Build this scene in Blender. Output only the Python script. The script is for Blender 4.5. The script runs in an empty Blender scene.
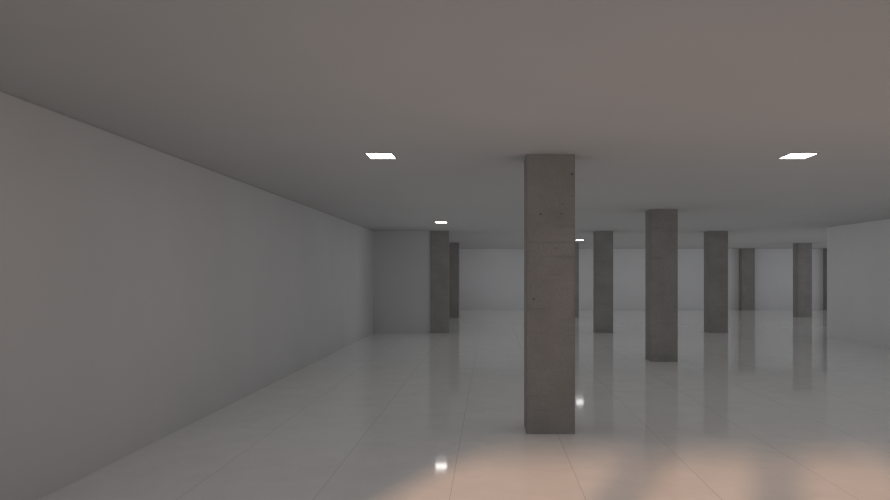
import bpy, bmesh, math, random
C = bpy.context.scene.collection
S = bpy.context.scene
H = 2.8            # clear height of the hall
CAM = 1.591        # eye height
F = 770.0          # focal length in pixels of an 890 px wide frame

# ------------------------------------------------------------------ helpers
def box(bm, x0, x1, y0, y1, z0, z1):
    v = [bm.verts.new((x, y, z)) for z in (z0, z1) for y in (y0, y1) for x in (x0, x1)]
    for q in ((0, 2, 3, 1), (4, 5, 7, 6), (0, 1, 5, 4), (2, 6, 7, 3), (0, 4, 6, 2), (1, 3, 7, 5)):
        bm.faces.new([v[i] for i in q])

def link(name, bm, m, parent=None, loc=(0, 0, 0)):
    me = bpy.data.meshes.new(name)
    bmesh.ops.recalc_face_normals(bm, faces=bm.faces)
    bm.to_mesh(me); bm.free()
    me.materials.append(m)
    o = bpy.data.objects.new(name, me); C.objects.link(o)
    o.location = loc
    if parent: o.parent = parent
    return o

def struct(name, boxes, m):
    bm = bmesh.new()
    for b in boxes: box(bm, *b)
    o = link(name, bm, m)
    o['kind'] = 'structure'
    return o

class N:
    """tiny node-graph helper"""
    def __init__(s, name):
        s.m = bpy.data.materials.new(name); s.m.use_nodes = True
        s.t = s.m.node_tree; s.b = s.t.nodes['Principled BSDF']
        s.out = s.t.nodes['Material Output']
    def n(s, typ, **kw):
        x = s.t.nodes.new(typ)
        for k, v in kw.items():
            if isinstance(v, tuple) and k.startswith('i_'):
                x.inputs[k[2:].replace('_', ' ')].default_value = v
            elif k.startswith('i_'): x.inputs[k[2:].replace('_', ' ')].default_value = v
            else: setattr(x, k, v)
        return x
    def l(s, a, b): s.t.links.new(a, b)
    def math(s, op, a, b=None, c=None):
        x = s.t.nodes.new('ShaderNodeMath'); x.operation = op
        for i, v in enumerate((a, b, c)):
            if v is None: continue
            if isinstance(v, (int, float)): x.inputs[i].default_value = v
            else: s.l(v, x.inputs[i])
        return x.outputs[0]
    def ramp(s, fac, p0, c0, p1, c1):
        x = s.t.nodes.new('ShaderNodeMapRange')
        x.inputs['From Min'].default_value = p0; x.inputs['From Max'].default_value = p1
        x.inputs['To Min'].default_value = c0; x.inputs['To Max'].default_value = c1
        s.l(fac, x.inputs['Value']); return x.outputs['Result']
    def mix(s, fac, a, b, typ='MIX'):
        x = s.t.nodes.new('ShaderNodeMix'); x.data_type = 'RGBA'; x.blend_type = typ
        for i, v in ((0, fac), (6, a), (7, b)):
            if isinstance(v, (int, float)): x.inputs[i].default_value = v
            elif isinstance(v, tuple): x.inputs[i].default_value = (*v, 1)
            else: s.l(v, x.inputs[i])
        return x.outputs[2]

# ------------------------------------------------------------------ materials
def plaster(name, col, var=0.04, rough=0.75):
    g = N(name)
    tc = g.n('ShaderNodeTexCoord')
    nz = g.n('ShaderNodeTexNoise', i_Scale=0.55, i_Detail=4.0, i_Roughness=0.55)
    g.l(tc.outputs['Object'], nz.inputs['Vector'])
    f = g.ramp(nz.outputs['Fac'], 0.3, 0.0, 0.7, 1.0)
    c = g.mix(f, tuple(k * (1 - var) for k in col), tuple(k * (1 + var) for k in col))
    g.l(c, g.b.inputs['Base Color'])
    fine = g.n('ShaderNodeTexNoise', i_Scale=60.0, i_Detail=3.0)
    g.l(tc.outputs['Object'], fine.inputs['Vector'])
    bp = g.n('ShaderNodeBump', i_Strength=0.04, i_Distance=0.004)
    g.l(fine.outputs['Fac'], bp.inputs['Height']); g.l(bp.outputs['Normal'], g.b.inputs['Normal'])
    g.b.inputs['Roughness'].default_value = rough
    g.b.inputs['Specular IOR Level'].default_value = 0.3
    return g.m

TILE = 0.965
def floor_material():
    g = N('polished_floor_tiles')
    tc = g.n('ShaderNodeTexCoord'); sp = g.n('ShaderNodeSeparateXYZ')
    g.l(tc.outputs['Object'], sp.inputs[0])
    def seam(comp, origin):
        a = g.math('SUBTRACT', sp.outputs[comp], origin)
        a = g.math('DIVIDE', a, TILE)
        fr = g.math('FRACT', g.math('ADD', a, 100.5))
        d = g.math('MULTIPLY', g.math('ABSOLUTE', g.math('SUBTRACT', fr, 0.5)), TILE)
        return g.ramp(d, 0.0014, 1.0, 0.0026, 0.0), g.math('FLOOR', g.math('ADD', a, 100.0))
    sx, ix = seam(0, -0.287)
    sy, iy = seam(1, 6.38)
    s = g.math('MAXIMUM', sx, g.math('MULTIPLY', sy, 0.25))
    # cloudy stone marking, different in every tile
    cid = g.n('ShaderNodeCombineXYZ'); g.l(g.math('MULTIPLY', ix, 7.31), cid.inputs[0]); g.l(g.math('MULTIPLY', iy, 3.77), cid.inputs[1])
    add = g.n('ShaderNodeVectorMath', operation='ADD')
    g.l(tc.outputs['Object'], add.inputs[0]); g.l(cid.outputs[0], add.inputs[1])
    n1 = g.n('ShaderNodeTexNoise', i_Scale=2.6, i_Detail=6.0, i_Roughness=0.6, i_Distortion=0.8)
    g.l(add.outputs[0], n1.inputs['Vector'])
    n2 = g.n('ShaderNodeTexNoise', i_Scale=14.0, i_Detail=4.0, i_Roughness=0.6, i_Distortion=1.6)
    g.l(add.outputs[0], n2.inputs['Vector'])
    base = g.mix(g.ramp(n1.outputs['Fac'], 0.3, 0, 0.7, 1), (0.66, 0.657, 0.65), (0.72, 0.717, 0.708))
    specks = g.ramp(n2.outputs['Fac'], 0.66, 0.0, 0.74, 0.22)
    base = g.mix(specks, base, (0.46, 0.45, 0.44))
    col = g.mix(s, base, (0.39, 0.385, 0.38))
    g.l(col, g.b.inputs['Base Color'])
    r = g.ramp(n1.outputs['Fac'], 0.3, 0.050, 0.7, 0.062)
    g.l(r, g.b.inputs['Roughness'])
    g.b.inputs['IOR'].default_value = 1.36
    return g.m

def concrete(name, pits=()):
    g = N(name)
    tc = g.n('ShaderNodeTexCoord')
    oi = g.n('ShaderNodeObjectInfo')
    off = g.n('ShaderNodeVectorMath', operation='SCALE'); off.inputs['Scale'].default_value = 1.7
    g.l(oi.outputs['Location'], off.inputs[0])
    add = g.n('ShaderNodeVectorMath', operation='ADD')
    g.l(tc.outputs['Object'], add.inputs[0]); g.l(off.outputs[0], add.inputs[1])
    P = add.outputs[0]
    big = g.n('ShaderNodeTexNoise', i_Scale=2.2, i_Detail=5.0, i_Roughness=0.6); g.l(P, big.inputs['Vector'])
    fine = g.n('ShaderNodeTexNoise', i_Scale=38.0, i_Detail=6.0, i_Roughness=0.65); g.l(P, fine.inputs['Vector'])
    # faint horizontal pour marks
    mp = g.n('ShaderNodeMapping'); mp.inputs['Scale'].default_value = (1.2, 1.2, 13.0); g.l(P, mp.inputs['Vector'])
    band = g.n('ShaderNodeTexNoise', i_Scale=1.5, i_Detail=4.0); g.l(mp.outputs[0], band.inputs['Vector'])
    c = g.mix(g.ramp(big.outputs['Fac'], 0.3, 0, 0.7, 1), (0.240, 0.232, 0.226), (0.303, 0.294, 0.287))
    c = g.mix(g.ramp(fine.outputs['Fac'], 0.38, 0.0, 0.65, 0.30), c, (0.165, 0.161, 0.157))
    c = g.mix(g.ramp(band.outputs['Fac'], 0.58, 0.0, 0.70, 0.30), c, (0.16, 0.15, 0.145))
    # small blow holes
    vo = g.n('ShaderNodeTexVoronoi', i_Scale=7.0); g.l(P, vo.inputs['Vector'])
    sepc = g.n('ShaderNodeSeparateColor'); g.l(vo.outputs['Color'], sepc.inputs[0])
    rad = g.ramp(sepc.outputs[0], 0.62, 0.0, 1.0, 0.075)
    pit = g.math('LESS_THAN', vo.outputs['Distance'], rad)
    for (x, z, r) in pits:
        d = g.n('ShaderNodeVectorMath', operation='DISTANCE'); d.inputs[1].default_value = (x, -0.25, z)
        g.l(tc.outputs['Object'], d.inputs[0])
        pit = g.math('MAXIMUM', pit, g.math('LESS_THAN', d.outputs['Value'], r))
    c = g.mix(g.math('MULTIPLY', pit, 0.62), c, (0.05, 0.046, 0.043))
    g.l(c, g.b.inputs['Base Color'])
    g.b.inputs['Roughness'].default_value = 0.85
    g.b.inputs['Specular IOR Level'].default_value = 0.25
    hgt = g.math('SUBTRACT', g.math('MULTIPLY', fine.outputs['Fac'], 0.4), pit)
    bp = g.n('ShaderNodeBump', i_Strength=0.35, i_Distance=0.004)
    g.l(hgt, bp.inputs['Height']); g.l(bp.outputs['Normal'], g.b.inputs['Normal'])
    return g.m

def plain(name, col, rough=0.5, metal=0.0):
    g = N(name); g.b.inputs['Base Color'].default_value = (*col, 1)
    g.b.inputs['Roughness'].default_value = rough; g.b.inputs['Metallic'].default_value = metal
    return g.m

def glow(name, col, s):
    g = N(name); g.b.inputs['Base Color'].default_value = (0.9, 0.9, 0.9, 1)
    g.b.inputs['Emission Color'].default_value = (*col, 1); g.b.inputs['Emission Strength'].default_value = s
    return g.m

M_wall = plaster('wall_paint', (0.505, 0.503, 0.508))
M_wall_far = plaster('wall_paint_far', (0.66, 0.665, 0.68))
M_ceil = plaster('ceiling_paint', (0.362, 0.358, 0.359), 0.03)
M_floor = floor_material()
M_conc = concrete('concrete')
M_conc_near = concrete('concrete_near', ((0.215, 2.60, 0.013), (-0.10, 2.20, 0.010), (-0.17, 1.35, 0.011), (0.05, 1.86, 0.008), (0.12, 2.30, 0.006)))
M_trim = plain('dark_fitting_trim', (0.05, 0.05, 0.05), 0.6)
M_glow = glow('lit_diffuser', (1.0, 0.985, 0.96), 7.5)

# ------------------------------------------------------------------ the setting
XL, XR, XF = -3.2, 8.6, 20.0
YB, YF = -0.8, 35.3
struct('floor', [(XL - .2, XF + .2, YB - .2, YF + .2, -0.2, 0.0)], M_floor)
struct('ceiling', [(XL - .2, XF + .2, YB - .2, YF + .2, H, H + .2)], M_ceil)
struct('wall_left', [(XL - .2, XL, YB, YF, 0, H)], M_wall)
struct('wall_left_return', [(XL, -1.636, 21.12, 28.0, 0, H), (XL, -1.657, 28.0, YF, 0, H)], M_wall)
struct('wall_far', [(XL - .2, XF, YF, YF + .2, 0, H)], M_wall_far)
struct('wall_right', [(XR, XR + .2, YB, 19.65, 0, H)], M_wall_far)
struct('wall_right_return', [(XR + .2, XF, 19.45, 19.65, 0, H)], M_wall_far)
# far right side: wide openings added for light, unseen behind the right wall
struct('wall_right_far', [(XF, XF + .2, 19.45, YF, 0, .15), (XF, XF + .2, 19.45, YF, 2.65, H)] +
       [(XF, XF + .2, y, y + .3, .15, 2.65) for y in (19.45, 24.7, 29.9, 35.0)], M_wall)
# the glazed front behind the viewer: slim piers under a deep lintel
MUL = [-1.51 + 1.13 * k for k in range(10) if -1.51 + 1.13 * k < 8.4]
LINT = 2.50
struct('wall_rear', [(XL, XR, YB - .2, YB, LINT, H), (XL, XR, YB - .2, YB, 0, 1.15), (XL - .2, XL + .02, YB - .2, YB, 1.15, LINT), (XR - .2, XR, YB - .2, YB, 1.15, LINT)] +
       [(x - .075, x + .075, YB - .2, YB, 1.15, LINT) for x in MUL], M_wall)

# thin strip coloured as gap shadow where the long left wall meets the ceiling
struct('gap_shadow_strip', [(XL, XL + .012, YB, 21.12, H - .012, H)], plain('gap_shadow_grey', (0.33, 0.325, 0.32), 0.9))

# ------------------------------------------------------------------ columns
def column(x0, x1, yfront, label, depth=0.5, group=None, m=None):
    w = x1 - x0
    bm = bmesh.new(); box(bm, -w / 2, w / 2, -depth / 2, depth / 2, 0, H)
    # small chamfer on the four long edges
    ed = [e for e in bm.edges if abs(e.verts[0].co.z - e.verts[1].co.z) > 1]
    bmesh.ops.bevel(bm, geom=ed, offset=0.008, segments=2, affect='EDGES')
    o = link('concrete_column', bm, m or M_conc, loc=((x0 + x1) / 2, yfront + depth / 2, 0))
    o['label'] = label; o['category'] = 'column'
    o['group'] = 'square concrete columns of the hall'; o['kind'] = 'thing'
    return o

column(0.362, 0.850, 7.70, 'nearest and largest square concrete column, pitted, standing at the edge of the warm light', m=M_conc_near)
column(2.950, 3.447, 14.13, 'second nearest grey concrete column, mid hall, right of the largest column')
column(2.905, 3.385, 21.15, 'grey concrete column seen between the largest column and the second nearest one')
column(2.830, 3.320, 28.75, 'distant concrete column almost hidden behind the right edge of the largest column')
column(6.010, 6.540, 21.15, 'grey concrete column directly right of the second nearest column, farther back')
column(11.62, 12.15, 29.05, 'paler distant free-standing concrete column nearest the right wall corner')
column(11.40, 11.99, 34.85, 'distant concrete column against the far wall, right of centre', depth=.45)
column(15.27, 15.80, 34.85, 'dark sliver of a column on the far wall at the right wall corner', depth=.45)
column(-1.633, -1.140, 21.07, 'dark concrete column at the end of the short return wall on the left')
column(-1.655, -1.165, 28.75, 'distant dark column just behind the column ending the left return wall')

# ------------------------------------------------------------------ ceiling lights
def ceiling_light(x, y, label, w=0.252, d=0.315):
    e = bpy.data.objects.new('ceiling_light', None); C.objects.link(e)
    e.location = (x, y, H); e.empty_display_size = .1
    e['label'] = label; e['category'] = 'light'; e['group'] = 'recessed rectangular ceiling lights'
    t = 0.012
    bm = bmesh.new()
    for b in ((-w/2 - t, w/2 + t, -d/2 - t, -d/2), (-w/2 - t, w/2 + t, d/2, d/2 + t), (-w/2 - t, -w/2, -d/2, d/2), (w/2, w/2 + t, -d/2, d/2)):
        box(bm, *b, -0.004, 0.0)
    link('frame', bm, M_trim, e)
    bm = bmesh.new(); box(bm, -w/2, w/2, -d/2, d/2, -0.006, 0.0)
    link('diffuser', bm, M_glow, e)
ceiling_light(-1.105, 7.80, 'lit rectangular ceiling light nearest the long left wall')
ceiling_light(3.120, 7.80, 'lit rectangular ceiling light in the warm part of the ceiling, right of the largest column')
ceiling_light(-1.12, 17.65, 'small lit ceiling light above the column at the end of the left return wall')
ceiling_light(3.10, 26.6, 'tiny distant lit ceiling light beside the right edge of the largest column')

# ------------------------------------------------------------------ light
def sun(az_slope, elev, strength, col, angle):
    L = bpy.data.lights.new('low_sun', 'SUN'); L.energy = strength; L.color = col; L.angle = math.radians(angle)
    o = bpy.data.objects.new('low_sun', L); C.objects.link(o)
    from mathutils import Vector
    d = Vector((az_slope, 1, 0)).normalized() * math.cos(math.radians(elev)); d.z = -math.sin(math.radians(elev))
    o.rotation_euler = d.to_track_quat('-Z', 'Y').to_euler()
    o.location = (-3, -6, 5)
def area(name, loc, rot, sx, sy, power, col):
    L = bpy.data.lights.new(name, 'AREA'); L.shape = 'RECTANGLE'; L.size = sx; L.size_y = sy; L.energy = power; L.color = col
    o = bpy.data.objects.new(name, L); C.objects.link(o)
    o.location = loc; o.rotation_euler = [math.radians(a) for a in rot]
    return o
sun(0.38, 16.6, 5.3, (1.0, 0.575, 0.36), 3.4)
area('front_daylight', (2.7, YB - .25, 1.25), (90, 0, 0), 11.6, 2.3, 2.0, (1.0, 0.97, 0.95))
area('side_fill', (XF + .25, 22.3, 1.4), (0, 90, 0), 2.4, 4.6, 75, (0.95, 0.97, 1.0))  # unseen fill lamp, added to brighten the far right columns and wall

AMB = 0.155
W = bpy.data.worlds.new('sky'); S.world = W; W.use_nodes = True
W.node_tree.nodes['Background'].inputs[0].default_value = (0.75, 0.8, 0.9, 1)
W.node_tree.nodes['Background'].inputs[1].default_value = 0.25

# ------------------------------------------------------------------ camera
cd = bpy.data.cameras.new('camera'); cam = bpy.data.objects.new('camera', cd); C.objects.link(cam)
cam.location = (0, 0, CAM); cam.rotation_euler = (math.radians(90), 0, 0)
cd.sensor_width = 36; cd.lens = 36 * F / 890
cd.shift_x = -45 / 890; cd.shift_y = 25 / 890
cd.clip_start = 0.05; cd.clip_end = 200
S.camera = cam
S.view_settings.view_transform = 'Standard'; S.view_settings.look = 'None'
S.view_settings.exposure = 0; S.view_settings.gamma = 1
S.cycles.caustics_reflective = False; S.cycles.caustics_refractive = False
S.cycles.max_bounces = 12; S.cycles.diffuse_bounces = 8
S.cycles.use_denoising = True
# even ambient daylight of the hall: the renderer's fast global illumination, softened near corners
S.cycles.use_fast_gi = True; S.cycles.fast_gi_method = 'ADD'
W.light_settings.ao_factor = AMB; W.light_settings.distance = 2.5
